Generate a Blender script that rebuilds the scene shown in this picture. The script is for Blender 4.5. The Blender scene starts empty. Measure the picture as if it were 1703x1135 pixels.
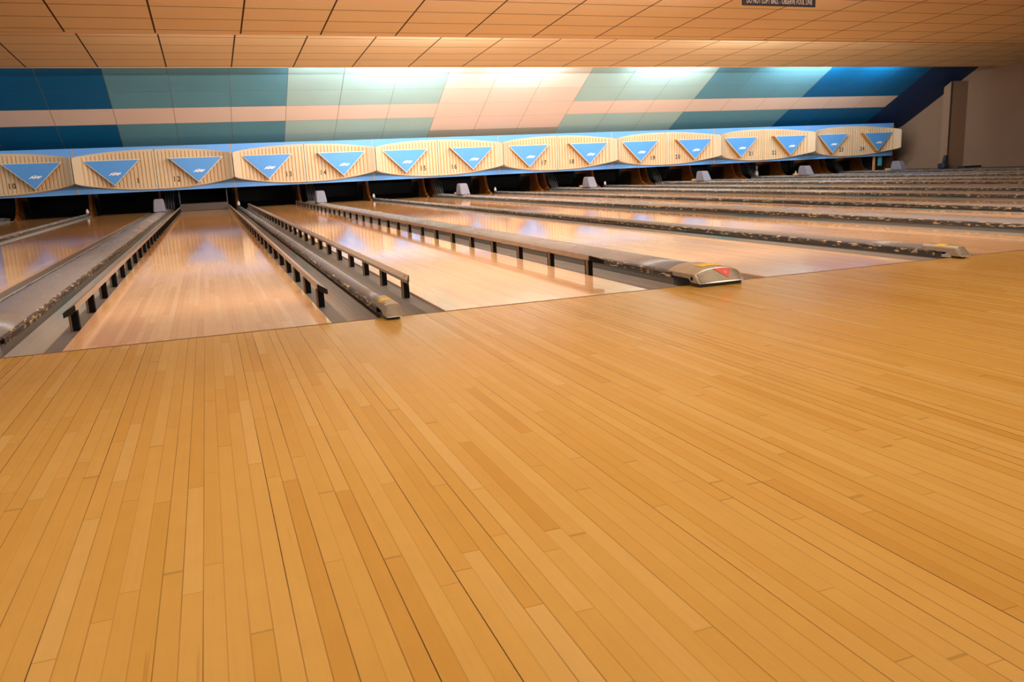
import bpy, math, random
from mathutils import Matrix, Vector
random.seed(7)
SC = bpy.context.scene
COL = SC.collection
LW = 1.0541
W1, W2 = 0.5185, 0.7168
P = 2*LW + W1 + W2
MX = -0.0552
XW = 22.3            # right wall
YEND = 18.05         # tail of the lanes

# ------------------------------------------------------------------ helpers
def link(o, parent=None):
    COL.objects.link(o)
    if parent is not None:
        o.parent = parent
    return o

def tag(o, label=None, cat=None, group=None, kind=None):
    if label: o['label'] = label
    if cat: o['category'] = cat
    if group: o['group'] = group
    if kind: o['kind'] = kind
    return o

def empty(name, loc, label, cat, group=None):
    o = bpy.data.objects.new(name, None)
    o.empty_display_size = 0.05
    o.location = loc
    link(o)
    return tag(o, label, cat, group)

class MB:
    def __init__(s): s.v, s.f, s.m = [], [], []
    def quad(s, a, b, c, d, m=0):
        i = len(s.v); s.v += [a, b, c, d]; s.f.append((i, i+1, i+2, i+3)); s.m.append(m)
    def box(s, x0, x1, y0, y1, z0, z1, m=0):
        i = len(s.v)
        s.v += [(x0,y0,z0),(x1,y0,z0),(x1,y1,z0),(x0,y1,z0),(x0,y0,z1),(x1,y0,z1),(x1,y1,z1),(x0,y1,z1)]
        for f in ((0,3,2,1),(4,5,6,7),(0,1,5,4),(1,2,6,5),(2,3,7,6),(3,0,4,7)):
            s.f.append(tuple(i+k for k in f)); s.m.append(m)
    def prism(s, poly, fn, d0, d1, m=0):
        """poly: 2-D outline; fn(a,b,d) -> point; extruded between d0 and d1."""
        i = len(s.v); n = len(poly)
        for d in (d0, d1):
            s.v += [fn(a, b, d) for a, b in poly]
        s.f.append(tuple(i+k for k in range(n))[::-1]); s.m.append(m)
        s.f.append(tuple(i+n+k for k in range(n))); s.m.append(m)
        for k in range(n):
            s.f.append((i+k, i+(k+1)%n, i+n+(k+1)%n, i+n+k)); s.m.append(m)
    def sheet(s, rows, m=0, mats=None):
        """rows of points -> grid of quads"""
        i = len(s.v); nr, nc = len(rows), len(rows[0])
        for r in rows: s.v += r
        for a in range(nr-1):
            for b in range(nc-1):
                s.f.append((i+a*nc+b, i+a*nc+b+1, i+(a+1)*nc+b+1, i+(a+1)*nc+b))
                s.m.append(mats(a, b) if mats else m)
    def lathe(s, prof, c, n=16, m=0, axis='z'):
        rows = []
        for r, z in prof:
            rows.append([(c[0]+r*math.cos(2*math.pi*k/n), c[1]+r*math.sin(2*math.pi*k/n), c[2]+z) for k in range(n+1)])
        s.sheet(rows, m)
    def tube(s, pts, r, n=8, m=0):
        rows = []
        pts = [Vector(p) for p in pts]
        for k, p in enumerate(pts):
            d = (pts[min(k+1, len(pts)-1)] - pts[max(k-1, 0)]).normalized()
            a = d.orthogonal().normalized(); b = d.cross(a)
            rows.append([tuple(p + r*(math.cos(2*math.pi*j/n)*a + math.sin(2*math.pi*j/n)*b)) for j in range(n+1)])
        s.sheet(rows, m)
    def mesh(s, name, mats, smooth=False):
        me = bpy.data.meshes.new(name)
        me.from_pydata(s.v, [], s.f)
        for mt in (mats if isinstance(mats, (list, tuple)) else [mats]): me.materials.append(mt)
        me.polygons.foreach_set('material_index', s.m)
        if smooth: me.polygons.foreach_set('use_smooth', [True]*len(s.f))
        me.update()
        return me
    def obj(s, name, mats, parent=None, smooth=False, bevel=0, loc=None, weld=True):
        me = s.mesh(name, mats, smooth)
        if weld:
            import bmesh
            bm = bmesh.new(); bm.from_mesh(me)
            bmesh.ops.remove_doubles(bm, verts=bm.verts, dist=1e-5)
            bmesh.ops.recalc_face_normals(bm, faces=bm.faces)
            bm.to_mesh(me); bm.free()
        o = bpy.data.objects.new(name, me)
        if loc: o.location = loc
        link(o, parent)
        if bevel:
            b = o.modifiers.new('bevel', 'BEVEL'); b.width = bevel; b.segments = 2; b.limit_method = 'ANGLE'
        return o

def text_obj(name, s, size, mat, parent, loc, sx=1.0, shear=0.0, space=1.0, align='CENTER', extrude=0.002, offset=0.0):
    cu = bpy.data.curves.new(name, 'FONT')
    cu.body = s; cu.size = size; cu.shear = shear; cu.space_character = space
    cu.align_x = align; cu.extrude = extrude; cu.resolution_u = 3; cu.offset = offset
    t = bpy.data.objects.new('tmp_text', cu); COL.objects.link(t)
    dg = bpy.context.evaluated_depsgraph_get()
    me = bpy.data.meshes.new_from_object(t.evaluated_get(dg))
    bpy.data.objects.remove(t); bpy.data.curves.remove(cu)
    R = Matrix.Rotation(math.radians(90), 4, 'X') @ Matrix.Diagonal((sx, 1, 1, 1))
    me.transform(R); me.name = name
    me.materials.clear(); me.materials.append(mat)
    o = bpy.data.objects.new(name, me); o.location = loc
    return link(o, parent)

# ------------------------------------------------------------------ materials
def srgb(r, g, b):
    f = lambda c: (c/255/12.92) if c/255 <= .04045 else ((c/255+.055)/1.055)**2.4
    return (f(r), f(g), f(b), 1)

def new_mat(name):
    m = bpy.data.materials.new(name); m.use_nodes = True
    nt = m.node_tree
    return m, nt, nt.nodes['Principled BSDF']

def simple(name, col, rough=.5, metal=0, var=0.0, scale=8, spec=.5):
    m, nt, b = new_mat(name)
    b.inputs['Base Color'].default_value = col
    b.inputs['Roughness'].default_value = rough
    b.inputs['Metallic'].default_value = metal
    b.inputs['Specular IOR Level'].default_value = spec
    if var:
        g = nt.nodes.new('ShaderNodeNewGeometry'); n = nt.nodes.new('ShaderNodeTexNoise')
        n.inputs['Scale'].default_value = scale; n.inputs['Detail'].default_value = 4
        nt.links.new(g.outputs['Position'], n.inputs['Vector'])
        r = nt.nodes.new('ShaderNodeValToRGB')
        c = col
        r.color_ramp.elements[0].position = .3; r.color_ramp.elements[1].position = .7
        r.color_ramp.elements[0].color = tuple(max(0, k*(1-var)) for k in c[:3]) + (1,)
        r.color_ramp.elements[1].color = tuple(min(1, k*(1+var)) for k in c[:3]) + (1,)
        nt.links.new(n.outputs['Fac'], r.inputs['Fac'])
        nt.links.new(r.outputs['Color'], b.inputs['Base Color'])
    return m

def math_node(nt, op, a, b=None, c=None):
    n = nt.nodes.new('ShaderNodeMath'); n.operation = op
    for k, v in enumerate((a, b, c)):
        if v is None: continue
        if isinstance(v, (int, float)): n.inputs[k].default_value = v
        else: nt.links.new(v, n.inputs[k])
    return n.outputs[0]

def mixc(nt, fac, a, b, mode='MIX'):
    n = nt.nodes.new('ShaderNodeMix'); n.data_type = 'RGBA'; n.blend_type = mode
    for k, v in (('Factor', fac), ('A', a), ('B', b)):
        s = [i for i in n.inputs if i.name == k and (i.type == ('VALUE' if k == 'Factor' else 'RGBA'))][0]
        if isinstance(v, (int, float, tuple)): s.default_value = v
        else: nt.links.new(v, s)
    return [o for o in n.outputs if o.type == 'RGBA'][0]

def wood(name, bw, blen, cols, gap_col, rough, gap_w, gap_amt, spec=.5, grain=.12, bump=.05, pine=None):
    m, nt, b = new_mat(name)
    N, L = nt.nodes, nt.links
    g = N.new('ShaderNodeNewGeometry'); sx = N.new('ShaderNodeSeparateXYZ')
    L.new(g.outputs['Position'], sx.inputs[0])
    X = math_node(nt, 'ADD', sx.outputs['X'], 40.0); Y = math_node(nt, 'ADD', sx.outputs['Y'], 20.0)
    u = math_node(nt, 'DIVIDE', X, bw)
    bi = math_node(nt, 'FLOOR', u); fx = math_node(nt, 'FRACT', u)
    w1 = N.new('ShaderNodeTexWhiteNoise'); w1.noise_dimensions = '1D'; L.new(bi, w1.inputs['W'])
    v = math_node(nt, 'ADD', math_node(nt, 'DIVIDE', Y, blen), math_node(nt, 'MULTIPLY', w1.outputs['Value'], 23.0))
    # uneven plank lengths
    sn = math_node(nt, 'MULTIPLY', math_node(nt, 'SINE', math_node(nt, 'ADD', math_node(nt, 'MULTIPLY', v, 2.1), bi)), .33)
    v = math_node(nt, 'ADD', v, sn)
    ji = math_node(nt, 'FLOOR', v); fy = math_node(nt, 'FRACT', v)
    cb = N.new('ShaderNodeCombineXYZ'); L.new(bi, cb.inputs[0]); L.new(ji, cb.inputs[1])
    w2 = N.new('ShaderNodeTexWhiteNoise'); w2.noise_dimensions = '3D'; L.new(cb.outputs[0], w2.inputs['Vector'])
    r = N.new('ShaderNodeValToRGB'); cr = r.color_ramp
    while len(cr.elements) < len(cols): cr.elements.new(.5)
    for k, (p, c) in enumerate(cols):
        cr.elements[k].position = p; cr.elements[k].color = c
    L.new(w2.outputs['Value'], r.inputs['Fac'])
    # grain, streaked along the boards
    cg = N.new('ShaderNodeCombineXYZ')
    L.new(math_node(nt, 'MULTIPLY', X, 130.0), cg.inputs[0])
    L.new(math_node(nt, 'MULTIPLY', Y, 3.5), cg.inputs[1])
    L.new(math_node(nt, 'MULTIPLY', w2.outputs['Value'], 30.0), cg.inputs[2])
    ng = N.new('ShaderNodeTexNoise'); ng.inputs['Scale'].default_value = 1; ng.inputs['Detail'].default_value = 5
    L.new(cg.outputs[0], ng.inputs['Vector'])
    # cross figure / soft blotches
    nb = N.new('ShaderNodeTexNoise'); nb.inputs['Scale'].default_value = 1; nb.inputs['Detail'].default_value = 3
    cb2 = N.new('ShaderNodeCombineXYZ')
    L.new(math_node(nt, 'MULTIPLY', X, 14.0), cb2.inputs[0]); L.new(math_node(nt, 'MULTIPLY', Y, 11.0), cb2.inputs[1])
    L.new(math_node(nt, 'MULTIPLY', w1.outputs['Value'], 50.0), cb2.inputs[2]); L.new(cb2.outputs[0], nb.inputs['Vector'])
    s1 = math_node(nt, 'ADD', math_node(nt, 'MULTIPLY', math_node(nt, 'SUBTRACT', ng.outputs['Fac'], .5), grain*2),
                   math_node(nt, 'MULTIPLY', math_node(nt, 'SUBTRACT', nb.outputs['Fac'], .5), grain*2.4))
    val = math_node(nt, 'ADD', s1, 1.0)
    hv = N.new('ShaderNodeHueSaturation'); L.new(val, hv.inputs['Value']); L.new(r.outputs['Color'], hv.inputs['Color'])
    col = hv.outputs['Color']
    if pine:
        # heart of the lane is a deeper coloured timber, dovetailed into the maple board by board
        st_ = math_node(nt, 'ADD', 24.4, math_node(nt, 'MULTIPLY', w1.outputs['Value'], .45))
        col = mixc(nt, math_node(nt, 'GREATER_THAN', Y, st_), col, mixc(nt, 1.0, col, pine, 'MULTIPLY'))
    # long dark mineral streaks on a few boards
    cs = N.new('ShaderNodeCombineXYZ')
    L.new(math_node(nt, 'MULTIPLY', X, 75.0), cs.inputs[0]); L.new(math_node(nt, 'MULTIPLY', Y, 2.2), cs.inputs[1]); L.new(bi, cs.inputs[2])
    ns = N.new('ShaderNodeTexNoise'); ns.inputs['Scale'].default_value = 1; ns.inputs['Detail'].default_value = 2
    L.new(cs.outputs[0], ns.inputs['Vector'])
    st = N.new('ShaderNodeMapRange'); st.inputs['From Min'].default_value = .70; st.inputs['From Max'].default_value = .82
    st.inputs['To Max'].default_value = .45; L.new(ns.outputs['Fac'], st.inputs['Value'])
    col = mixc(nt, st.outputs[0], col, srgb(120, 62, 16))
    # seams
    ga = N.new('ShaderNodeTexWhiteNoise'); ga.noise_dimensions = '1D'
    L.new(math_node(nt, 'ADD', bi, 911.3), ga.inputs['W'])
    nz = N.new('ShaderNodeTexNoise'); nz.noise_dimensions = '2D'; nz.inputs['Scale'].default_value = 1.0; nz.inputs['Detail'].default_value = 1
    cz = N.new('ShaderNodeCombineXYZ'); L.new(bi, cz.inputs[0]); L.new(math_node(nt, 'MULTIPLY', Y, 1.3), cz.inputs[1]); L.new(cz.outputs[0], nz.inputs['Vector'])
    strength = math_node(nt, 'MULTIPLY', math_node(nt, 'POWER', ga.outputs['Value'], 1.6), math_node(nt, 'MULTIPLY', nz.outputs['Fac'], 1.7*gap_amt))
    strength = math_node(nt, 'MINIMUM', math_node(nt, 'ADD', strength, .10*gap_amt), 1.0)
    seam = math_node(nt, 'MULTIPLY', math_node(nt, 'LESS_THAN', fx, gap_w/bw), strength)
    jt = math_node(nt, 'MULTIPLY', math_node(nt, 'LESS_THAN', fy, .0035/blen), .24*gap_amt)
    sm = math_node(nt, 'MAXIMUM', seam, jt)
    col = mixc(nt, sm, col, gap_col)
    L.new(col, b.inputs['Base Color'])
    nr = N.new('ShaderNodeTexNoise'); nr.inputs['Scale'].default_value = 2.5; nr.inputs['Detail'].default_value = 3
    L.new(g.outputs['Position'], nr.inputs['Vector'])
    rr = math_node(nt, 'ADD', math_node(nt, 'MULTIPLY', math_node(nt, 'SUBTRACT', nr.outputs['Fac'], .5), rough*.5), rough)
    L.new(rr, b.inputs['Roughness'])
    b.inputs['Specular IOR Level'].default_value = spec
    # each board is a hair out of level: streaks reflections along the boards
    if not bump: return m
    bp = N.new('ShaderNodeBump'); bp.inputs['Strength'].default_value = bump; bp.inputs['Distance'].default_value = .002
    L.new(math_node(nt, 'SUBTRACT', ng.outputs['Fac'], math_node(nt, 'MULTIPLY', seam, 2.0)), bp.inputs['Height'])
    L.new(bp.outputs['Normal'], b.inputs['Normal'])
    return m

def worn(name, base, chip, dark, thr, rough, sc=(60, 9, 60)):
    m, nt, b = new_mat(name); N, L = nt.nodes, nt.links
    g = N.new('ShaderNodeNewGeometry')
    mp = N.new('ShaderNodeVectorMath'); mp.operation = 'MULTIPLY'; mp.inputs[1].default_value = sc
    L.new(g.outputs['Position'], mp.inputs[0])
    n = N.new('ShaderNodeTexNoise'); n.inputs['Scale'].default_value = 1; n.inputs['Detail'].default_value = 6; n.inputs['Roughness'].default_value = .65
    L.new(mp.outputs[0], n.inputs['Vector'])
    n2 = N.new('ShaderNodeTexNoise'); n2.inputs['Scale'].default_value = 2.2; n2.inputs['Detail'].default_value = 5
    L.new(g.outputs['Position'], n2.inputs['Vector'])
    c0 = mixc(nt, n2.outputs['Fac'], base, dark)
    a = N.new('ShaderNodeMapRange'); a.inputs['From Min'].default_value = thr; a.inputs['From Max'].default_value = thr+.05
    L.new(n.outputs['Fac'], a.inputs['Value'])
    col = mixc(nt, a.outputs[0], c0, chip)
    L.new(col, b.inputs['Base Color'])
    L.new(math_node(nt, 'ADD', math_node(nt, 'MULTIPLY', n2.outputs['Fac'], .25), rough), b.inputs['Roughness'])
    return m

def gutter_mat():
    m, nt, b = new_mat('gutter_grey'); N, L = nt.nodes, nt.links
    g = N.new('ShaderNodeNewGeometry')
    mp = N.new('ShaderNodeVectorMath'); mp.operation = 'MULTIPLY'; mp.inputs[1].default_value = (5, .9, 5)
    L.new(g.outputs['Position'], mp.inputs[0])
    n = N.new('ShaderNodeTexNoise'); n.inputs['Scale'].default_value = 1; n.inputs['Detail'].default_value = 5; n.inputs['Distortion'].default_value = .6
    L.new(mp.outputs[0], n.inputs['Vector'])
    r = N.new('ShaderNodeValToRGB'); cr = r.color_ramp
    cr.elements[0].position = .33; cr.elements[0].color = srgb(104, 132, 132)
    cr.elements[1].position = .44; cr.elements[1].color = srgb(148, 138, 127)
    e = cr.elements.new(.62); e.color = srgb(154, 141, 128)
    e = cr.elements.new(.72); e.color = srgb(160, 134, 110)
    L.new(n.outputs['Fac'], r.inputs['Fac']); L.new(r.outputs['Color'], b.inputs['Base Color'])
    b.inputs['Roughness'].default_value = .38
    return m

M = {}
M['approach'] = wood('approach_wood', .0312, .75,
    [(0.0, srgb(196, 142, 60)), (.08, srgb(202, 150, 66)), (.5, srgb(206, 156, 75)), (.88, srgb(209, 160, 80)), (1.0, srgb(213, 167, 92))],
    srgb(78, 48, 20), .20, .0018, 1.3, spec=.9, grain=.05, bump=.03)
M['lane'] = wood('lane_wood', .0270, 1.1,
    [(0.0, srgb(226, 173, 124)), (.3, srgb(232, 181, 130)), (.7, srgb(235, 185, 134)), (1.0, srgb(238, 192, 146))],
    srgb(120, 76, 44), .075, .0012, .5, grain=.05, bump=0, pine=(.86, .70, .46, 1))
M['gutter'] = gutter_mat()
M['cap'] = worn('divider_paint', srgb(150, 139, 133), srgb(196, 170, 142), srgb(122, 114, 110), .80, .14, (9, 4, 9))
M['edge'] = worn('divider_worn_edge', srgb(84, 72, 62), srgb(206, 170, 124), srgb(44, 36, 32), .55, .45, (60, 14, 60))
M['ledge'] = simple('gutter_ledge', srgb(104, 97, 92), .45, var=.12, scale=6)
M['rail'] = simple('rail_brown', srgb(160, 134, 112), .28, var=.1, scale=12)
M['rail_lit'] = simple('rail_post_lit_side', srgb(120, 92, 64), .4)  # lit tone of the post sides, put into the colour
M['black'] = simple('rail_post_black', srgb(10, 8, 6), .6, spec=.15)
M['void'] = simple('pit_black', srgb(20, 17, 15), .9, spec=.1)
M['curtain'] = simple('pit_curtain', srgb(30, 26, 24), .95, var=.2, scale=3, spec=.1)
M['tile'] = None
M['grid'] = simple('ceiling_grid_brown', srgb(64, 36, 16), .7, spec=.2)
M['backing'] = simple('ceiling_seam', srgb(92, 54, 28), .8, spec=.2)
M['cream'] = simple('panel_cream', srgb(202, 175, 142), .5, var=.03, scale=2, spec=.3)
M['ochre'] = simple('panel_groove', srgb(190, 140, 78), .6, var=.1, scale=2, spec=.2)
M['white_edge'] = simple('plaque_edge', srgb(226, 202, 172), .5, spec=.3)
M['plaque_side'] = simple('plaque_side', srgb(196, 140, 66), .6, spec=.2)
M['blue'] = simple('plaque_blue', srgb(84, 144, 204), .4, var=.03, scale=2, spec=.3)
M['bboard'] = simple('backboard_blue', srgb(98, 152, 214), .4, spec=.3)
M['batten'] = simple('batten_tan', srgb(190, 146, 104), .5)
M['white'] = simple('logo_white', srgb(238, 228, 222), .5)
M['ink'] = simple('number_ink', srgb(50, 36, 28), .6)
M['chrome'] = simple('end_cap_metal', srgb(184, 170, 150), .32, .5, var=.08, scale=20)
M['nose'] = simple('nose_shade_metal', srgb(132, 116, 92), .42, .4, var=.12, scale=14)  # darker metal tone, painting the shade on the front of the nose
M['yellow'] = simple('yellow_tape', srgb(232, 186, 40), .5)
M['red'] = simple('red_emblem', srgb(214, 66, 34), .45)
M['pale'] = simple('emblem_line', srgb(240, 150, 120), .5)
M['hood'] = simple('hood_grey', srgb(122, 116, 126), .5, var=.04)
M['orange'] = simple('kickback_wood', srgb(160, 92, 36), .4, var=.15, scale=5)
M['shaded_wood'] = simple('kickback_shaded_wood', srgb(70, 54, 36), .6, var=.15, scale=5)  # dark wood tone, deepened for the unlit inside of the pit
M['steel'] = simple('steel', srgb(180, 172, 166), .3, .8)
M['wall'] = simple('wall_tan', srgb(150, 120, 96), .8, var=.04, scale=.8, spec=.2)
M['brown'] = simple('dark_brown', srgb(66, 46, 32), .6)
M['charcoal'] = simple('charcoal', srgb(48, 45, 46), .5)
M['navyitem'] = simple('dark_blue_plastic', srgb(40, 46, 62), .5)
M['teal_metal'] = simple('teal_enamel', srgb(64, 150, 170), .4)
M['pin'] = simple('pin_white', srgb(236, 226, 222), .3)
M['pinred'] = simple('pin_stripe', srgb(180, 40, 40), .3)
M['sign'] = simple('sign_dark', srgb(20, 14, 13), .9, spec=.1)
M['signtext'] = simple('sign_letters', srgb(104, 84, 72), .8, spec=.1)
M['walk'] = worn('side_ledge', srgb(104, 90, 84), srgb(150, 104, 70), srgb(84, 70, 64), .72, .4, (3, 3, 3))
M['tanblock'] = simple('tan_block', srgb(206, 158, 108), .6)
M['foul'] = simple('foul_line_dark', srgb(112, 76, 46), .5)

def tile_mat(name, c0, c1, rough=.85):
    m, nt, b = new_mat(name); N, L = nt.nodes, nt.links
    g = N.new('ShaderNodeNewGeometry'); n = N.new('ShaderNodeTexNoise'); n.inputs['Scale'].default_value = 1.3; n.inputs['Detail'].default_value = 5
    L.new(g.outputs['Position'], n.inputs['Vector'])
    col = mixc(nt, n.outputs['Fac'], c0, c1)
    L.new(col, b.inputs['Base Color']); b.inputs['Roughness'].default_value = rough; b.inputs['Specular IOR Level'].default_value = .2
    return m
M['tile'] = tile_mat('ceiling_tile', srgb(224, 204, 164), srgb(230, 212, 174))
PT = {
 'navy': tile_mat('paint_navy', srgb(26, 54, 100), srgb(30, 60, 112), .6),
 'blue': tile_mat('paint_blue', srgb(0, 92, 142), srgb(4, 100, 152), .6),
 'teal': tile_mat('paint_teal', srgb(90, 144, 162), srgb(98, 154, 172), .6),
 'light': tile_mat('paint_light_teal', srgb(160, 192, 188), srgb(168, 202, 198), .6),
 'cream': tile_mat('paint_cream', srgb(228, 204, 188), srgb(233, 210, 196), .6),
 'grey': tile_mat('paint_grey', srgb(176, 170, 150), srgb(184, 178, 158), .6),
 'pale': tile_mat('paint_pale', srgb(216, 214, 200), srgb(224, 222, 210), .6),
 'seam': simple('paint_seam', srgb(150, 142, 112), .8, spec=.2),
}

# ------------------------------------------------------------------ setting
lane_left = {}
for n in range(9, 25):
    k, odd = divmod(n-12, 2)
    lane_left[n] = k*P + (LW+W1 if odd else 0.0)
X_R24 = lane_left[24] + LW

b = MB(); b.box(-12, XW, -7, 0, -.2, 0)
tag(b.obj('floor', M['approach']), 'golden maple board approach floor in front of the lanes', kind='structure')

b = MB(); b.box(lane_left[10], X_R24, -.004, .010, -.05, .0008)
tag(b.obj('trim_1', M['foul']), 'thin dark foul line between approach and lanes', kind='structure')

# sub-floor under gutters and pit
b = MB(); b.box(-12, XW, 0.0, 20.0, -.32, -.25)
tag(b.obj('trim_3', M['void']), 'dark bed under gutters and pit', kind='structure')

S2 = lambda y: 2.865 + (14.2-y)*.065
S1 = lambda y: 2.83 + (10.1-y)*.0826

def ceiling_section(mb, zf, y0, y1, x0, rows_y, T=1.2, xa=-12, xb=XW, gx=.025, gy=.018):
    """sloping section of lay-in tiles: quads with grid seams over a backing sheet"""
    e = .004
    mb.quad((xa, y0, zf(y0)+e), (xb, y0, zf(y0)+e), (xb, y1, zf(y1)+e), (xa, y1, zf(y1)+e), 1)
    ys = sorted({y0, y1, *[r for r in rows_y if y0+.02 < r < y1-.02]})
    n = math.floor((xa-x0)/T)
    while x0+n*T < xb:
        a, c = max(xa, x0+n*T), min(xb, x0+(n+1)*T)
        for i in range(len(ys)-1):
            p, q = ys[i], ys[i+1]
            A, B = a+gx/2, c-gx/2; Pp, Q = p+(gy/2 if i else 0), q-(gy/2 if i < len(ys)-2 else 0)
            if B > A and Q > Pp:
                mb.quad((A, Pp, zf(Pp)), (A, Q, zf(Q)), (B, Q, zf(Q)), (B, Pp, zf(Pp)), 0)
        # T-bar along y
        mb.quad((a-gx/2, y0, zf(y0)+e*.6), (a-gx/2, y1, zf(y1)+e*.6), (a+gx/2, y1, zf(y1)+e*.6), (a+gx/2, y0, zf(y0)+e*.6), 2)
        n += 1

mb = MB()
ceiling_section(mb, S2, 10.12, 14.2, -1.045, [14.09-.6*k for k in range(8)])
ceiling_section(mb, S1, 6.02, 10.1, -1.03, [9.91-.595*k for k in range(8)])
for j in range(1, 4):
    off = 4.1*j
    zf = (lambda o: (lambda y: S1(y+o)))(off)
    ceiling_section(mb, zf, 6.02-off, 10.1-off, -1.03, [9.91-off-.595*k for k in range(8)])
# risers (vertical drops) at the far edge of each section
def riser(mb, y, zlo, zhi):
    mb.box(-12, XW, y, y+.02, zlo-.012, zhi, 3)
riser(mb, 14.2, S2(14.2), 3.42)
riser(mb, 10.1, S1(10.1), S2(10.12)+.02)
for j in range(1, 4): riser(mb, 10.1-4.1*j, S1(10.1), S1(6.0)+.02)
# closed deck above, so no sky shows through
mb.box(-12, XW, -7, 20.0, 3.55, 3.6, 3)
M['riser'] = simple('ceiling_edge', srgb(200, 150, 108), .8, spec=.2)
tag(mb.obj('ceiling', [M['tile'], M['backing'], M['grid'], M['riser']], weld=False), 'stepped orange tan tiled ceiling', kind='structure')

# painted sloping wall above the masking units
PZ = lambda y: 1.535 + (17.5-y)*.556
mb = MB(); x0, T = -1.064, 1.2
NAMES = ['navy', 'blue', 'teal', 'light', 'cream', 'grey', 'pale', 'seam']
def off(pt, d): return (pt[0], pt[1]-d*.486, pt[2]-d*.874)
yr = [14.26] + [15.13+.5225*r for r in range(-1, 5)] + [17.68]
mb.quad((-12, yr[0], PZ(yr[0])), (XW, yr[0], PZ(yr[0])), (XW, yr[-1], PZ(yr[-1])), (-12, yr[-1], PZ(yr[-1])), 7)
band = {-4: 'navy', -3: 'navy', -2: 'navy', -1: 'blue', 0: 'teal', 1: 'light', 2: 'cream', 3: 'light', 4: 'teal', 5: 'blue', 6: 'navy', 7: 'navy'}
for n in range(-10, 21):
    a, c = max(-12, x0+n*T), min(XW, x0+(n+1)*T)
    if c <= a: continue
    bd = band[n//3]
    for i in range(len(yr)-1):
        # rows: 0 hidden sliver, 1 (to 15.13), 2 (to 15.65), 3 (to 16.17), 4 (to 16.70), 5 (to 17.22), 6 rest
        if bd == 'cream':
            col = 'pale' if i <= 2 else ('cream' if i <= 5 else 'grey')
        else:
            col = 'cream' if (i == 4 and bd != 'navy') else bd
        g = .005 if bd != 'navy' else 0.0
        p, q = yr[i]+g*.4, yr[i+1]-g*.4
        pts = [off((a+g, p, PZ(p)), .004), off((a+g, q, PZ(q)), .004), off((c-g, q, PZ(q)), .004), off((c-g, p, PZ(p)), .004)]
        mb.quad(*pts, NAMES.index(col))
tag(mb.obj('wall_back', [PT[k] for k in NAMES], weld=False), 'sloping wall painted in blue, teal and cream bands above the masking units', kind='structure')

# pit enclosure behind the lanes
mb = MB()
mb.box(-12, XW, 19.95, 20.0, -.3, 3.5, 0)
mb.box(-12, 21.5, 17.7, 19.95, 1.43, 1.46, 0)  # unseen lid, added to keep light from above out of the pit
tag(mb.obj('wall_pit', M['curtain']), 'black pit wall behind the pin decks', kind='structure')
mb = MB(); mb.box(XW, XW+.1, -7, 20.0, -.3, 3.55)
tag(mb.obj('wall_right', M['wall']), 'plain tan side wall right of the last lane', kind='structure')
mb = MB(); mb.box(X_R24+.235, XW, .0, 19.9, -.25, .05)
tag(mb.obj('trim_4', M['walk'], bevel=.01), 'dark worn ledge beside the last lane', kind='structure')
# pilaster on the right wall
mb = MB(); mb.prism([(15.28, .05), (15.54, .05), (15.54, 2.43), (15.28, 2.585)], lambda a, c, d: (d, a, c), 21.64, XW); mb.box(21.632, 21.665, 15.265, 15.29, .05, 2.58, 1)
tag(mb.obj('trim_2', [M['wall'], M['brown']]), 'tan pilaster on the right wall with a dark corner strip', kind='structure')
mb = MB(); mb.box(21.45, 21.62, 17.3, 19.9, .05, 1.44)
tag(mb.obj('trim_5', M['brown']), 'dark brown end partition right of the last masking panel', kind='structure')

# ------------------------------------------------------------------ lanes and gutters
lane_me = None
for n in range(10, 25):
    x = lane_left[n]
    if lane_me is None:
        b = MB(); b.box(0, LW, .004, YEND, -.12, 0)
        o = b.obj('bowling_lane', M['lane'], loc=(x, 0, 0)); lane_me = o.data
    else:
        o = link(bpy.data.objects.new('bowling_lane', lane_me)); o.location = (x, 0, 0)
    num = str(n) if n != 11 else '1'
    extra = {12: ' with the sweep bar down', 13: ' with a rail on each side'}.get(n, '')
    tag(o, f'glossy maple lane running to the panel marked {num}{extra}', 'bowling lane', 'bowling lanes')

def gutter_mesh(w, mirror):
    rows = []
    prof = []
    xs = [0, .03, .070, .076] + [.076 + (w-.076)*k/10 for k in range(1, 11)]
    for k, x in enumerate(xs):
        if k < 4: z = -.010
        else:
            q = (x-.076)/(w-.076); z = -.010 - .072*math.sin(math.pi*min(1, max(0, q)))**.8
        prof.append((x, z))
    if mirror: prof = [(w-x, z) for x, z in prof][::-1]
    ys = [.01 + (17.75-.01)*k/24 for k in range(25)]
    mb = MB()
    lo = (lambda a, b: int(b >= len(prof)-4)) if mirror else (lambda a, b: int(b < 3))
    mb.sheet([[(x, y, z) for x, z in prof] for y in ys], mats=lo)
    mb.sheet([[(x, y, z-.02) for x, z in prof][::-1] for y in ys])
    return mb
GW1, GW2 = .215, .218          # gutter width beside narrow / wide dividers
gm = {}
def gutter(x, w, label, mir):
    if (w, mir) not in gm:
        o = gutter_mesh(w, mir).obj('lane_gutter', [M['gutter'], M['ledge']], loc=(x, 0, 0)); gm[(w, mir)] = o.data
    else:
        o = link(bpy.data.objects.new('lane_gutter', gm[(w, mir)])); o.location = (x, 0, 0)
    tag(o, label, 'gutter', 'lane gutters')
nm = lambda n: '1' if n == 11 else str(n)
for n in range(10, 25):
    left_w = GW2 if n % 2 == 0 else GW1
    right_w = GW1 if n % 2 == 0 else GW2
    gutter(lane_left[n]-left_w, left_w, f'grey gutter along the left edge of the lane under panel {nm(n)}', True)
    gutter(lane_left[n]+LW, right_w, f'grey gutter along the right edge of the lane under panel {nm(n)}', False)

# ------------------------------------------------------------------ dividers
def cap_profile(w, zc, ze, n=10):
    return [(-w/2 + w*k/n, ze + (zc-ze)*(1-(2*k/n-1)**2)**.75) for k in range(n+1)]

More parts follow.
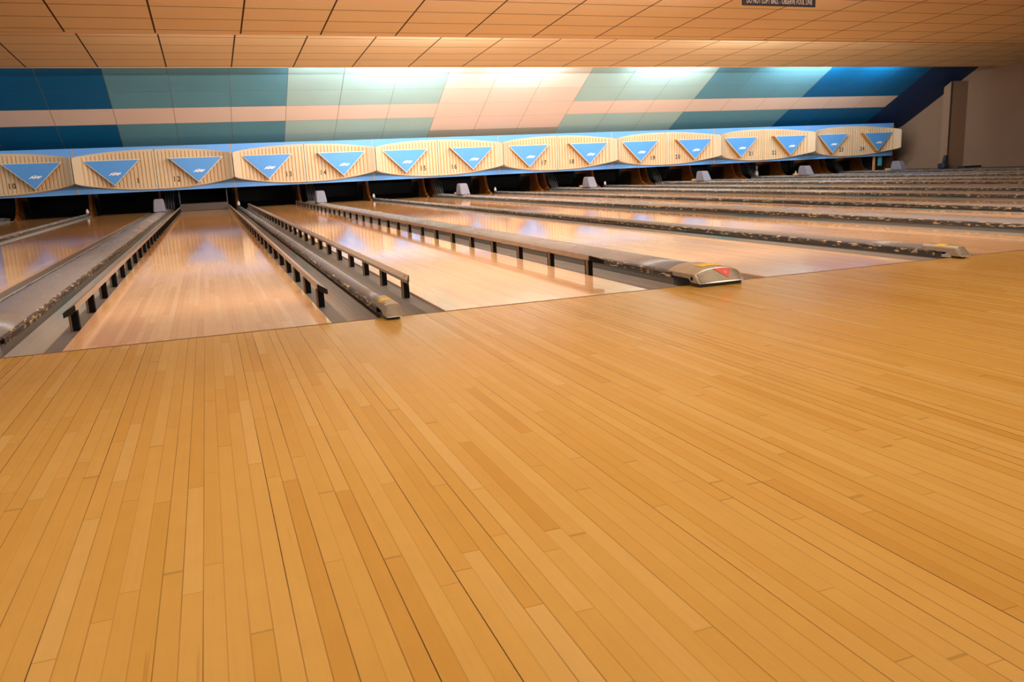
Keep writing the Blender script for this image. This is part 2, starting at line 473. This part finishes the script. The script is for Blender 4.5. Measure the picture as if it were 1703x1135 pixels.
def divider(xc, w, zc, ze, y0, y1, label, end=None):
    t = empty('lane_divider', (xc, 0, 0), label, 'lane divider', 'dividers between the lanes')
    ys = [y0 + (y1-y0)*k/30 for k in range(31)]
    pr = cap_profile(w, zc, ze)
    mb = MB(); mb.sheet([[(x, y, z) for x, z in pr] for y in ys])
    mb.sheet([[(pr[-1][0], y, ze), (pr[0][0], y, ze)] for y in (y0, y1)])
    mb.v += [(x, y1, z) for x, z in pr]; i = len(mb.v); mb.f.append(tuple(range(i-len(pr), i))); mb.m.append(0)
    mb.v += [(x, y0, z) for x, z in pr]; i = len(mb.v); mb.f.append(tuple(range(i-len(pr), i))[::-1]); mb.m.append(0)
    mb.obj('cap', M['cap'], t, smooth=True)
    ew = .007
    for s in (-1, 1):
        mb = MB()
        # ragged worn edge: lip slightly proud of the cap
        rows = []
        rnd = random.Random(int(xc*100)+s)
        m = 160
        for k in range(m+1):
            y = y0 + (y1-y0)*k/m
            j = rnd.uniform(-.003, .004)
            rows.append([(s*(w/2-.012), y, ze-.02), (s*(w/2+ew+j), y, ze-.022+j), (s*(w/2+ew+j), y, ze+.004+rnd.uniform(-.004, .003)), (s*(w/2-.006), y, ze+.010)])
        if s > 0: rows = [r[::-1] for r in rows]
        mb.sheet(rows)
        mb.obj('worn_edge', M['edge'], t)
    mb = MB(); mb.box(-(w/2-.012), w/2-.012, y0+.01, y1-.005, -.2, ze-.004)
    mb.obj('side_board', M['gutter'], t)
    if end: end(t)
    return t

def end_piece(t, w, zc, ze, zb, yb, yt, yn, pw, skirt):
    n = 12
    tz = lambda x: ze + (zc-ze)*(1-abs(2*x/w)**pw)
    top = [(-w/2 + w*k/n, tz(-w/2 + w*k/n)) for k in range(n+1)]
    bot = [((-w/2 + w*k/n)*.99, zb) for k in range(n+1)]
    mb = MB()
    mb.sheet([[(x, yb, z) for x, z in top], [(x, yt, z) for x, z in top], [(x, yn, z) for x, z in bot]])
    for q in (0, -1):
        a, c = top[q], bot[q]
        mb.v += [(a[0], yb, a[1]), (a[0], yt, a[1]), (c[0], yn, c[1]), (c[0], yn+.07, c[1]), (a[0], yn+.10, a[1]-skirt), (a[0], yb, a[1]-skirt)]
        i = len(mb.v); mb.f.append((i-6, i-5, i-4, i-3, i-2, i-1)); mb.m.append(0)
    mb.sheet([[(bot[0][0], yn, zb), (bot[-1][0], yn, zb)], [(bot[0][0], yn+.07, zb), (bot[-1][0], yn+.07, zb)]])
    o = mb.obj('end_cap', M['chrome'], t)
    bv = o.modifiers.new('bevel', 'BEVEL'); bv.width = .005; bv.segments = 3; bv.limit_method = 'ANGLE'; bv.angle_limit = math.radians(28)
    nose = lambda x, q, d=.0015: (x, yt + (yn-yt)*q - d, tz(x) + (zb-tz(x))*q + d*.7)
    return o, tz, nose

def nose_shade(o, nose, w, a, b):
    k = w/2*.90
    mb = MB(); mb.sheet([[nose(-k+2*k*i/14, q, .0014) for i in range(15)] for q in (.13, .5, .90)])
    mb.obj('nose_shade', M['nose'], o)  # sheet paints the nose in shade, the bare rim left bright as highlight

def wide_end(t):
    # cast metal end piece with sloping nose, yellow mark on top, red triangle on the nose
    w = .270
    o, topz, nose = end_piece(t, w, .093, .060, .018, .19, -.055, -.105, 2.6, .022)
    nose_shade(o, nose, w, -.13, .13)
    # yellow rub mark
    mb = MB(); xs = [-.055 + .13*k/6 for k in range(7)]
    mb.sheet([[(x, -.02+.012*math.sin(k), topz(x)+.0014) for k, x in enumerate(xs)], [(x, .075+.012*math.cos(2*k), topz(x)+.0014) for k, x in enumerate(xs)]])
    mb.obj('yellow_mark', M['yellow'], o)
    mb = MB()
    xl, xr, xm = -.030, .072, .044
    rows = []
    for q in range(9):
        h = q/8; a = xl+(xm-xl)*h; c = xr+(xm-xr)*h
        rows.append([nose(a+(c-a)*k/8, .13+.64*h, .003) for k in range(9)])
    mb.sheet(rows)
    r = mb.obj('red_triangle', M['red'], o)
    mb = MB()
    p = lambda x, s: tuple(Vector(nose(x, s, .003)) + Vector((0, -.001, .0005)))
    mb.quad(p(.026, .30), p(.031, .30), p(.038, .50), p(.033, .50)); mb.quad(p(.033, .50), p(.038, .50), p(.047, .30), p(.042, .30))
    mb.obj('emblem', M['pale'], r)
    # screw hole on the near side
    mb = MB(); mb.prism([(math.cos(a*math.pi/6)*.010, math.sin(a*math.pi/6)*.012) for a in range(12)], lambda a, c, d: (d, -.038+a*.8, .040+c*.8), -w/2-.003, -w/2+.004)
    mb.obj('screw_hole', M['black'], o)
    mb = MB(); mb.box(-w/2+.01, w/2-.01, -.09, -.005, .0, .020); mb.obj('foot', M['charcoal'], o)

def narrow_end(t):
    w = .074
    o, tz, nose = end_piece(t, w, .072, .056, .012, .20, -.030, -.082, 4, .024)
    nose_shade(o, nose, w, -.13, .13)
    mb = MB(); mb.sheet([[(-.034+.068*k/6, y, tz(-.034+.068*k/6)+.001) for k in range(7)] for y in (.045, .105)])
    mb.obj('yellow_tape', M['yellow'], o)
    mb = MB(); mb.box(-.03, .03, -.05, -.005, 0, .014); mb.obj('foot', M['charcoal'], o)

def gapname(n): return f'between the lanes under panels {nm(n)} and {nm(n+1)}'
for n in range(9, 24):
    if n % 2 == 0:
        xc = lane_left[n] + LW + W1/2
        lb = {12: 'narrow rounded grey divider with metal nose between the two bumper-railed lanes',
              14: 'narrow grey divider with metal nose, right of the red-triangle divider'}.get(n, f'narrow grey divider {gapname(n)}')
        divider(xc, .072, .062, .030, .10, 17.72, lb, narrow_end if n in (12, 14) else None)
    else:
        xc = lane_left[n] + LW + W2/2
        lb = {13: 'wide grey divider whose metal nose carries a red triangle', 11: 'wide worn grey divider at left of the lane under panel 12'}.get(n, f'wide grey divider {gapname(n)}')
        divider(xc, .266, .086, .048, .15, 17.5, lb, wide_end if n == 13 else None)
lbl = 'wide grey divider along the right edge of the last lane, under panel 24'

# ------------------------------------------------------------------ ball return hoods on the wide dividers
def hood():
    t = empty('ball_return_hood', (0, 0, 0), 'x', 'ball return hood', 'grey hoods on the wide dividers')
    mb = MB()
    # side profile in y,z; tapers upward
    rows = []
    for z, y0, y1, hw in ((0, 14.98, 15.42, .115), (.10, 15.04, 15.41, .108), (.22, 15.11, 15.39, .096), (.26, 15.14, 15.37, .085)):
        rows.append([(-hw, y0, z), (hw, y0, z), (hw, y1, z), (-hw, y1, z), (-hw, y0, z)])
    mb.sheet(rows); mb.quad(*rows[-1][:4]); mb.quad(*rows[0][:4][::-1])
    mb.obj('hood_shell', M['hood'], t, bevel=.02)
    mb = MB(); mb.box(-.09, .03, 15.43, 15.64, 0, .05); mb.obj('tail_block', M['tanblock'], t, bevel=.008)
    return t
def copy_tree(o, parent=None):
    c = o.copy(); COL.objects.link(c); c.parent = parent
    for ch in o.children: copy_tree(ch, c)
    return c
h0 = hood()
for n in (11, 13, 15, 17, 19, 21, 23):
    h = h0 if n == 11 else copy_tree(h0)
    h.location = (lane_left[n]+LW+W2/2, 0, .0875)
    h['label'] = f'grey plastic hood on the wide divider {gapname(n)}'
# ------------------------------------------------------------------ bumper rails
def bumper_rail(x, y0, label, inner, step=.565, ytop=17.2):
    """inner = -1: lane lies to the left"""
    t = empty('bumper_rail', (x, 0, 0), label, 'bumper rail', 'black post bumper rails')
    zb, L = .083, inner           # L: side the lane lies on
    # bar with a top that slopes down towards the gutter, its near end cut on a mitre
    prof = [(L*.014, .113), (-L*.019, .097), (-L*.019, .081), (L*.014, .083)]
    yn = lambda x: y0 - .075 - (-L*x + .002)*3.2
    mb = MB()
    mb.sheet([[(x, yn(x), z) for x, z in prof + prof[:1]], [(x, ytop, z) for x, z in prof + prof[:1]]])
    mb.quad(*[(x, ytop, z) for x, z in prof])
    mb.obj('rail_bar', M['rail'], t, bevel=.002)
    mb = MB()
    big = [(L*.0145, .111), (-L*.020, .095), (-L*.020, .072), (L*.004, .076), (L*.006, .082), (L*.0145, .082)]
    mb.prism(big, lambda a, c, d: (a, yn(a)+d, c), -.012, .002)
    mb.obj('rail_end', M['black'], t)
    mb = MB(); mb.prism([(math.cos(a*math.pi/5)*.005, math.sin(a*math.pi/5)*.010) for a in range(10)], lambda a, c, d: (a-L*.002, y0-.01+c, .1052+L*(a-L*.002)*.485+d), 0, .0012)
    mb.obj('bolt_hole', M['black'], t)
    pm = None; y = y0
    while y < ytop-.05:
        if pm is None:
            mb = MB(); mb.box(-.018, .018, -.016, .016, -.0095, zb-.001, 0)
            mb.box(-.022, -.018, -.018, -.006, -.0095, zb-.001, 1)  # brown strip paints the lit side, the black body the unlit faces
            mb.tube([(-.017, -.019, -.009), (-.017, -.019, zb+.004)], .0055, m=1)
            o = mb.obj('post', [M['black'], M['rail_lit']], t, loc=(0, y, 0)); pm = o.data
        else:
            o = link(bpy.data.objects.new('post', pm), t); o.location = (0, y, 0)
        y += step
    return t
bumper_rail(-.0235, .58, 'black post bumper rail along the left side of the lane under panel 12', 1)
bumper_rail(LW+.0235, .56, 'black post bumper rail along the right side of the lane under panel 12', -1)
bumper_rail(lane_left[13]-.054, .59, 'bumper rail with bolt hole left of the lane under panel 13, beside the narrow divider', 1)
bumper_rail(lane_left[13]+LW+.0235, .74, 'bumper rail along the foot of the wide divider with the red triangle', -1)

# ------------------------------------------------------------------ masking units
xj = lambda k: MX + LW + W1/2 + k*P
YB = 17.10
mid_of = {}
for k in range(-2, 6):
    xa, xb = xj(k), xj(k+1)
    lo, hi = 11+2*k+2, 12+2*k+2
    t = empty('masking_backboard', ((xa+xb)/2, YB, .5), f'blue board behind the cream panels marked {nm(lo)} and {nm(hi)}' if lo >= 10 else f'blue board behind the cream panel marked {nm(hi)}', 'masking board', 'blue boards behind the masking panels')
    hw = (xb-xa)/2
    if k == -2: pass
    mb = MB(); mb.box(-hw+.012, hw-.012, 0, .06, .0015, 1.0105); mb.obj('board', M['bboard'], t, bevel=.004)
    mb = MB()
    for q in (-.7, .7): mb.box(q*hw-.03, q*hw+.03, .061, .40, .88, .925)
    mb.obj('mounting_bracket', M['brown'], t)
    mb = MB(); mb.box(hw-.0115, hw+.0115, -.003, .05, .003, 1.009); mb.obj('joint_strip', M['batten'], t)
    mid_of[lo] = mid_of[hi] = (xa+xb)/2

def zt_(u): return 1.452 - .135*u**2.4 - .02*max(0, (u-.93)/.07)**2
def zb_(u): return .529 + .185*u**2.2 + .02*max(0, (u-.93)/.07)**2
def yp_(u): return 17.05 - .34*u**6

def panel_mesh(s):
    half = P/2 - .010
    cols = []            # (u, groove)
    rib = half/20.0
    for k in range(20):
        for f, g in ((0, 0), (.55, 0), (.66, .8), (.78, 1), (.90, .8)):
            cols.append(((k+f)*rib/half, g))
    cols = [(max(u, .004), g) for u, g in cols] + [(.992, 0), (1.0, 0)]
    rowst = [(0, .10, 0), (.006, .025, 0), (.03, .0, 0), (.055, 0, 1), (.2, 0, 1), (.4, 0, 1), (.6, 0, 1), (.8, 0, 1), (.93, 0, 1), (.96, 0, 0), (.994, .02, 0), (1, .08, 0)]
    rows = []
    for t, back, gr in rowst:
        r = []
        for u, g in cols:
            fade = 1 - min(1, max(0, (u-.80)/.14))
            dep = .013*g*gr*(.15+.85*fade)
            zz = zb_(u) + t*(zt_(u)-zb_(u))
            corner = .02*max(0, (u-.985)/.015)
            r.append((s*u*half, min(yp_(u)+back+dep+corner, YB-.004), zz))
        rows.append(r)
    # skirts back to the board
    bk = YB - .0035
    rows = [[(x, bk, z) for x, y, z in rows[0]]] + rows + [[(x, bk, z) for x, y, z in rows[-1]]]
    nt_, nc = len(rows), len(cols)
    def mt(a, c):
        if 4 <= a <= 8 and cols[c][1] + cols[c+1][1] > .9 and cols[c][0] < .90: return 1
        return 0
    mb = MB(); mb.sheet([r if s > 0 else r for r in rows], mats=mt)
    # tip side and middle side
    for c in (0, nc-1):
        mb.sheet([[r[c], (r[c][0], bk, r[c][2])] for r in rows])
    return mb.obj('tmp', [M['cream'], M['ochre']])
pm = {}
tri = {}
def tri_mesh(s):
    cx, hwid, zt, zb = 0, .590, 1.228, .655
    yf = -.005
    mb = MB()
    out = [(-hwid, zt), (hwid, zt), (0, zb)]
    ins = [(-hwid+.034, zt-.012), (hwid-.034, zt-.012), (0, zb+.020)]
    n = 3
    front = [(x, 16.885, z) for x, z in out]; inner = [(x, 16.885, z) for x, z in ins]
    back = [(x, 17.04, z) for x, z in out]
    for k in range(3):
        j = (k+1) % 3
        mb.quad(front[k], front[j], inner[j], inner[k], 0)
        mb.quad(back[k], back[j], front[j], front[k], 1)
    mb.v += inner; i = len(mb.v); mb.f.append((i-3, i-2, i-1)); mb.m.append(0)
    o1 = mb.mesh('plaque', [M['white_edge'], M['plaque_side']])
    mb = MB(); mb.prism(ins, lambda a, c, d: (a, d, c), 16.880, 16.884)
    return o1, mb.mesh('blue_face', M['blue'])
plaque_me, face_me = tri_mesh(1)
def emblem_mesh():
    tmp = text_obj('emblem', 'AMF', .070, M['white'], None, (0, 0, 0), sx=1.75, shear=.30, space=.95, offset=.003)
    return tmp
em = emblem_mesh(); em_me = em.data
import bmesh as _bm
bm = _bm.new(); bm.from_mesh(em_me)
# small dome over the middle letter
vs = [bm.verts.new((.01+.060*math.cos(a), -.002, .030+.036*math.sin(a))) for a in [math.pi*k/10 for k in range(11)]]
vs2 = [bm.verts.new((.01+.050*math.cos(a), -.002, .030+.028*math.sin(a))) for a in [math.pi*k/10 for k in range(11)]]
for k in range(10): bm.faces.new((vs[k], vs[k+1], vs2[k+1], vs2[k]))
bm.to_mesh(em_me); bm.free()
bpy.data.objects.remove(em)

for n in range(10, 25):
    s = -1 if n % 2 else 1
    mx = mid_of[n]
    t = empty('masking_unit', (mx + s*P/4, YB, .5), f'cream ribbed masking panel marked {nm(n)} with a blue triangle', 'masking panel', 'cream masking panels over the lanes')
    if s not in pm:
        o = panel_mesh(s); o.name = 'ribbed_panel'; pm[s] = o.data; o.parent = t
    else:
        o = link(bpy.data.objects.new('ribbed_panel', pm[s]), t)
    o.location = (-s*P/4, -YB, -.5)
    pl = link(bpy.data.objects.new('triangle_plaque', plaque_me), t); pl.location = (s*.885 - s*P/4, -YB, -.5)
    pl['label'] = 'blue downward triangle with cream edge'
    fc = link(bpy.data.objects.new('blue_face', face_me), pl)
    e = link(bpy.data.objects.new('white_emblem', em_me), pl); e.location = (.025, 16.878, .895)
    u = .41/(P/2)
    mb = MB(); mb.box(-.04, .04, -.028, -.005, .45, .55); mb.obj('mounting_block', M['brown'], t)
    dg = text_obj('lane_number', nm(n), .165, M['ink'], t, (s*.41*1.0 - s*P/4, yp_(u)-YB-.004, .700-.5), sx=.80, space=1.35, offset=.003)

# ------------------------------------------------------------------ kickbacks under the masking
def kick(x, label, th=.055, teal=False):
    t = empty('kickback', (x, 18.1, 0), label, 'kickback', 'kickback boards at the pin decks')
    prof = [(18.02, -.2), (18.02, .02), (18.16, .05), (18.30, .14), (18.40, .26), (18.46, .42), (18.48, .95), (19.8, .95), (19.8, -.2)]
    mb = MB(); mb.prism(prof, lambda a, c, d: (d, a-18.1, c), -th/2, th/2)
    mb.obj('side_board', M['orange'], t, bevel=.006)
    mb = MB(); mb.box(-th/2-.012, th/2+.012, .78, 1.66, -.15, .40); mb.obj('shaded_liner', M['shaded_wood'], t)  # dark board whose colour also paints the unlit inside
    mb = MB(); mb.box(-th/2-.02, th/2+.02, 1.5, 1.66, -.1, .5); mb.obj('rear_edge', M['charcoal'], t)
    if teal:
        mb = MB(); mb.tube([(.04, -.02, .05), (.04, .2, .13), (.04, .31, .28), (.04, .36, .5)], .012); mb.obj('edge_strip', M['teal_metal'], t)
    return t
def guard(x, label):
    t = empty('pin_guard', (x, 17.72, 0), label, 'pin guard', 'steel guards at the ball return openings')
    for k in range(4):
        mb = MB(); dx = -.09+.06*k
        mb.tube([(dx, -.15+.03*k, .06), (dx, .02, .20), (dx, .22, .38), (dx, .5, .62)], .007); mb.obj('rod', M['steel'], t)
    mb = MB(); mb.sheet([[(-.1, -.1+.05, .05), (.1, -.05, .05)], [(-.1, .12, .16), (.1, .12, .16)], [(-.1, .32, .34), (.1, .32, .34)], [(-.1, .6, .6), (.1, .6, .6)]])
    mb.obj('guard_plate', M['charcoal'], t)
def knob(x, label):
    mb = MB(); mb.lathe([(0, .0), (.028, .0), (.034, .03), (.028, .07), (.012, .10), (0, .105)], (0, 0, 0), 14)
    o = mb.obj('stop_knob', M['pin'], smooth=True, loc=(x, 17.66, .063))
    tag(o, label, 'knob', 'white knobs at the divider ends')
for n in range(9, 25):
    if n % 2 == 0 and n < 24:
        xc = lane_left[n]+LW+W1/2
        kick(xc, f'brown wooden kickback between the pin decks under panels {nm(n)} and {nm(n+1)}', .07)
        knob(xc, f'small white knob ending the divider between panels {nm(n)} and {nm(n+1)}')
    elif n < 24:
        xl = lane_left[n]+LW+.235; xr = lane_left[n+1]-.235
        if n > 9: kick(xl, f'brown wooden kickback right of the pin deck under panel {nm(n)}')
        kick(xr, f'brown wooden kickback left of the pin deck under panel {nm(n+1)}')
        if n > 9: guard((xl+xr)/2+.11, f'steel rods leaning {gapname(n)}')
    else:
        kick(lane_left[n]+LW+.20, 'brown kickback with teal edge right of the last pin deck', teal=True)

# sweep bar lowered on the lane under panel 12
t = empty('sweep_bar', (LW/2, 17.25, 0), 'dark grey sweep bar lowered across the lane under panel 12', 'sweep bar')
mb = MB(); mb.prism([(0, .004), (.05, .004), (.09, .16), (.06, .17)], lambda a, c, d: (d, a, c), -.54, .54); mb.obj('blade', M['brown'], t, bevel=.004)
mb = MB(); mb.box(-.54, .54, .055, .10, .168, .182); mb.obj('top_lip', M['black'], t)
for s in (-1, 1):
    mb = MB(); mb.box(s*.53-.012, s*.53+.012, .06, .10, .12, .60); mb.obj('arm', M['charcoal'], t)

# standing pin
def pin(x, y, z, label):
    t = empty('bowling_pin', (x, y, z), label, 'bowling pin')
    pr = [(0, 0), (.026, 0), (.029, .02), (.049, .08), (.0605, .114), (.056, .16), (.040, .215), (.026, .25), (.0236, .27), (.027, .30), (.032, .33), (.031, .355), (.020, .375), (0, .381)]
    mb = MB(); mb.lathe(pr, (0, 0, 0), 18); mb.obj('pin_body', M['pin'], t, smooth=True)
    mb = MB(); mb.lathe([(.0275, .245), (.0255, .262), (.0262, .265)], (0, 0, 0), 18); mb.obj('neck_stripe', M['pinred'], t, smooth=True)

# ------------------------------------------------------------------ sign hanging from the ceiling
t = empty('hanging_sign', (8.89, 7.0, 2.81), 'dark sign about lofting the ball and the foul line, hanging at the top edge', 'sign')
mb = MB(); mb.box(-.655, .655, 0, .02, 0, .285); mb.obj('sign_board', M['sign'], t, bevel=.003)
text_obj('lettering', 'DO NOT LOFT BALL - OBSERVE FOUL LINE', .105, M['signtext'], t, (0, -.003, .032), sx=.57, space=1.03)

# dark items at the foot of the pilaster
mb = MB(); mb.box(21.62, 22.28, 14.62, 14.86, .05, .11)
tag(mb.obj('floor_strip', M['charcoal'], bevel=.01), 'flat dark strip lying at the foot of the tan pilaster', 'strip')
t = empty('equipment_case', (21.38, 15.15, .05), 'small dark blue case standing left of the tan pilaster', 'case')
mb = MB(); mb.box(-.10, .12, -.1, .15, 0, .16); mb.obj('case_body', M['navyitem'], t, bevel=.04)
mb = MB(); mb.prism([(-.0, .14), (.13, .14), (.13, .40), (.06, .38)], lambda a, c, d: (a, d, c), 0, .08); mb.obj('case_back', M['navyitem'], t, bevel=.015)
t = empty('frame_bracket', (20.95, 17.2, 0), 'teal metal bracket hanging under the right end of panel 24', 'bracket')
mb = MB(); mb.box(-.07, .07, 0, .03, .20, .52); mb.obj('plate', M['teal_metal'], t)
mb = MB(); mb.box(-.26, -.20, 0, .05, .05, .5); mb.obj('strut', M['batten'], t)
pin(lane_left[22]+.07, 17.97, 0, 'white pin standing in the dark opening under panel 22')

# ------------------------------------------------------------------ lights
def area(name, loc, size, sy, energy, color, direction, spread=math.pi):
    l = bpy.data.lights.new(name, 'AREA'); l.shape = 'RECTANGLE'; l.size = size; l.size_y = sy
    l.energy = energy; l.color = color; l.spread = spread
    o = bpy.data.objects.new(name, l); o.location = loc
    o.rotation_euler = Vector(direction).to_track_quat('-Z', 'Z').to_euler()
    COL.objects.link(o); return o
COOL = (.84, .94, 1.0); WARM = (1.0, .95, .88); NEUT = (1.0, .97, .94)
# tubes behind the riser above the painted wall
for x, w, e in ((-4.9, 1.4, 120), (3.0, .8, 60), (5.0, 2.0, 420), (8.0, 1.4, 230), (11.9, 1.8, 330), (16.2, 2.4, 420), (18.6, 1.2, 200)):
    area('cove_tube', (x, 14.30, 2.96), w, .06, e*.27, COOL, (0, 1, -.05))
area('cove_strip', (7, 14.33, 3.15), 22, .08, 76, COOL, (0, 1, -.75))
# tubes behind the previous risers
for x, w, e in ((5.0, 2.6, 190), (11.5, 2.2, 160)):
    area('cove_tube', (x, 10.22, 2.95), w, .06, e*.80, NEUT, (0, 1, .12))
area('cove_strip', (7.5, 10.22, 2.98), 16, .08, 330, WARM, (0, 1, -.8))
for j, e, xc, d in ((1, 250, 5.5, (0, 1, -.6)), (2, 260, 3.4, (0, .3, -1)), (3, 165, 3.2, (0, .3, -1))):
    area('cove_strip', (xc, 10.22-4.1*j, 2.98), 9, .1, e, WARM, d)

w = bpy.data.worlds.new('hall'); SC.world = w; w.use_nodes = True
w.node_tree.nodes['Background'].inputs[0].default_value = (1.0, .92, .84, 1)
w.node_tree.nodes['Background'].inputs[1].default_value = .45

# ------------------------------------------------------------------ camera
cx, cy, cz, yaw, pitch, roll, f = .6055, -3.5271, .6221, .3476, .2096, -.0465, 1342.26
fwd = Vector((math.sin(yaw)*math.cos(pitch), math.cos(yaw)*math.cos(pitch), -math.sin(pitch)))
r0 = Vector((math.cos(yaw), -math.sin(yaw), 0)); u0 = r0.cross(fwd)
right = r0*math.cos(roll) + u0*math.sin(roll); up = -r0*math.sin(roll) + u0*math.cos(roll)
cam = bpy.data.cameras.new('camera'); cam.sensor_fit = 'HORIZONTAL'; cam.sensor_width = 36
cam.lens = f/1703*36; cam.clip_start = .05; cam.clip_end = 100
co = bpy.data.objects.new('camera', cam)
co.matrix_world = Matrix(((right.x, up.x, -fwd.x, cx), (right.y, up.y, -fwd.y, cy), (right.z, up.z, -fwd.z, cz), (0, 0, 0, 1)))
COL.objects.link(co); SC.camera = co

vs = SC.view_settings
vs.view_transform = 'Standard'; vs.look = 'None'; vs.gamma = 1; vs.use_curve_mapping = False
vs.exposure = 0.0
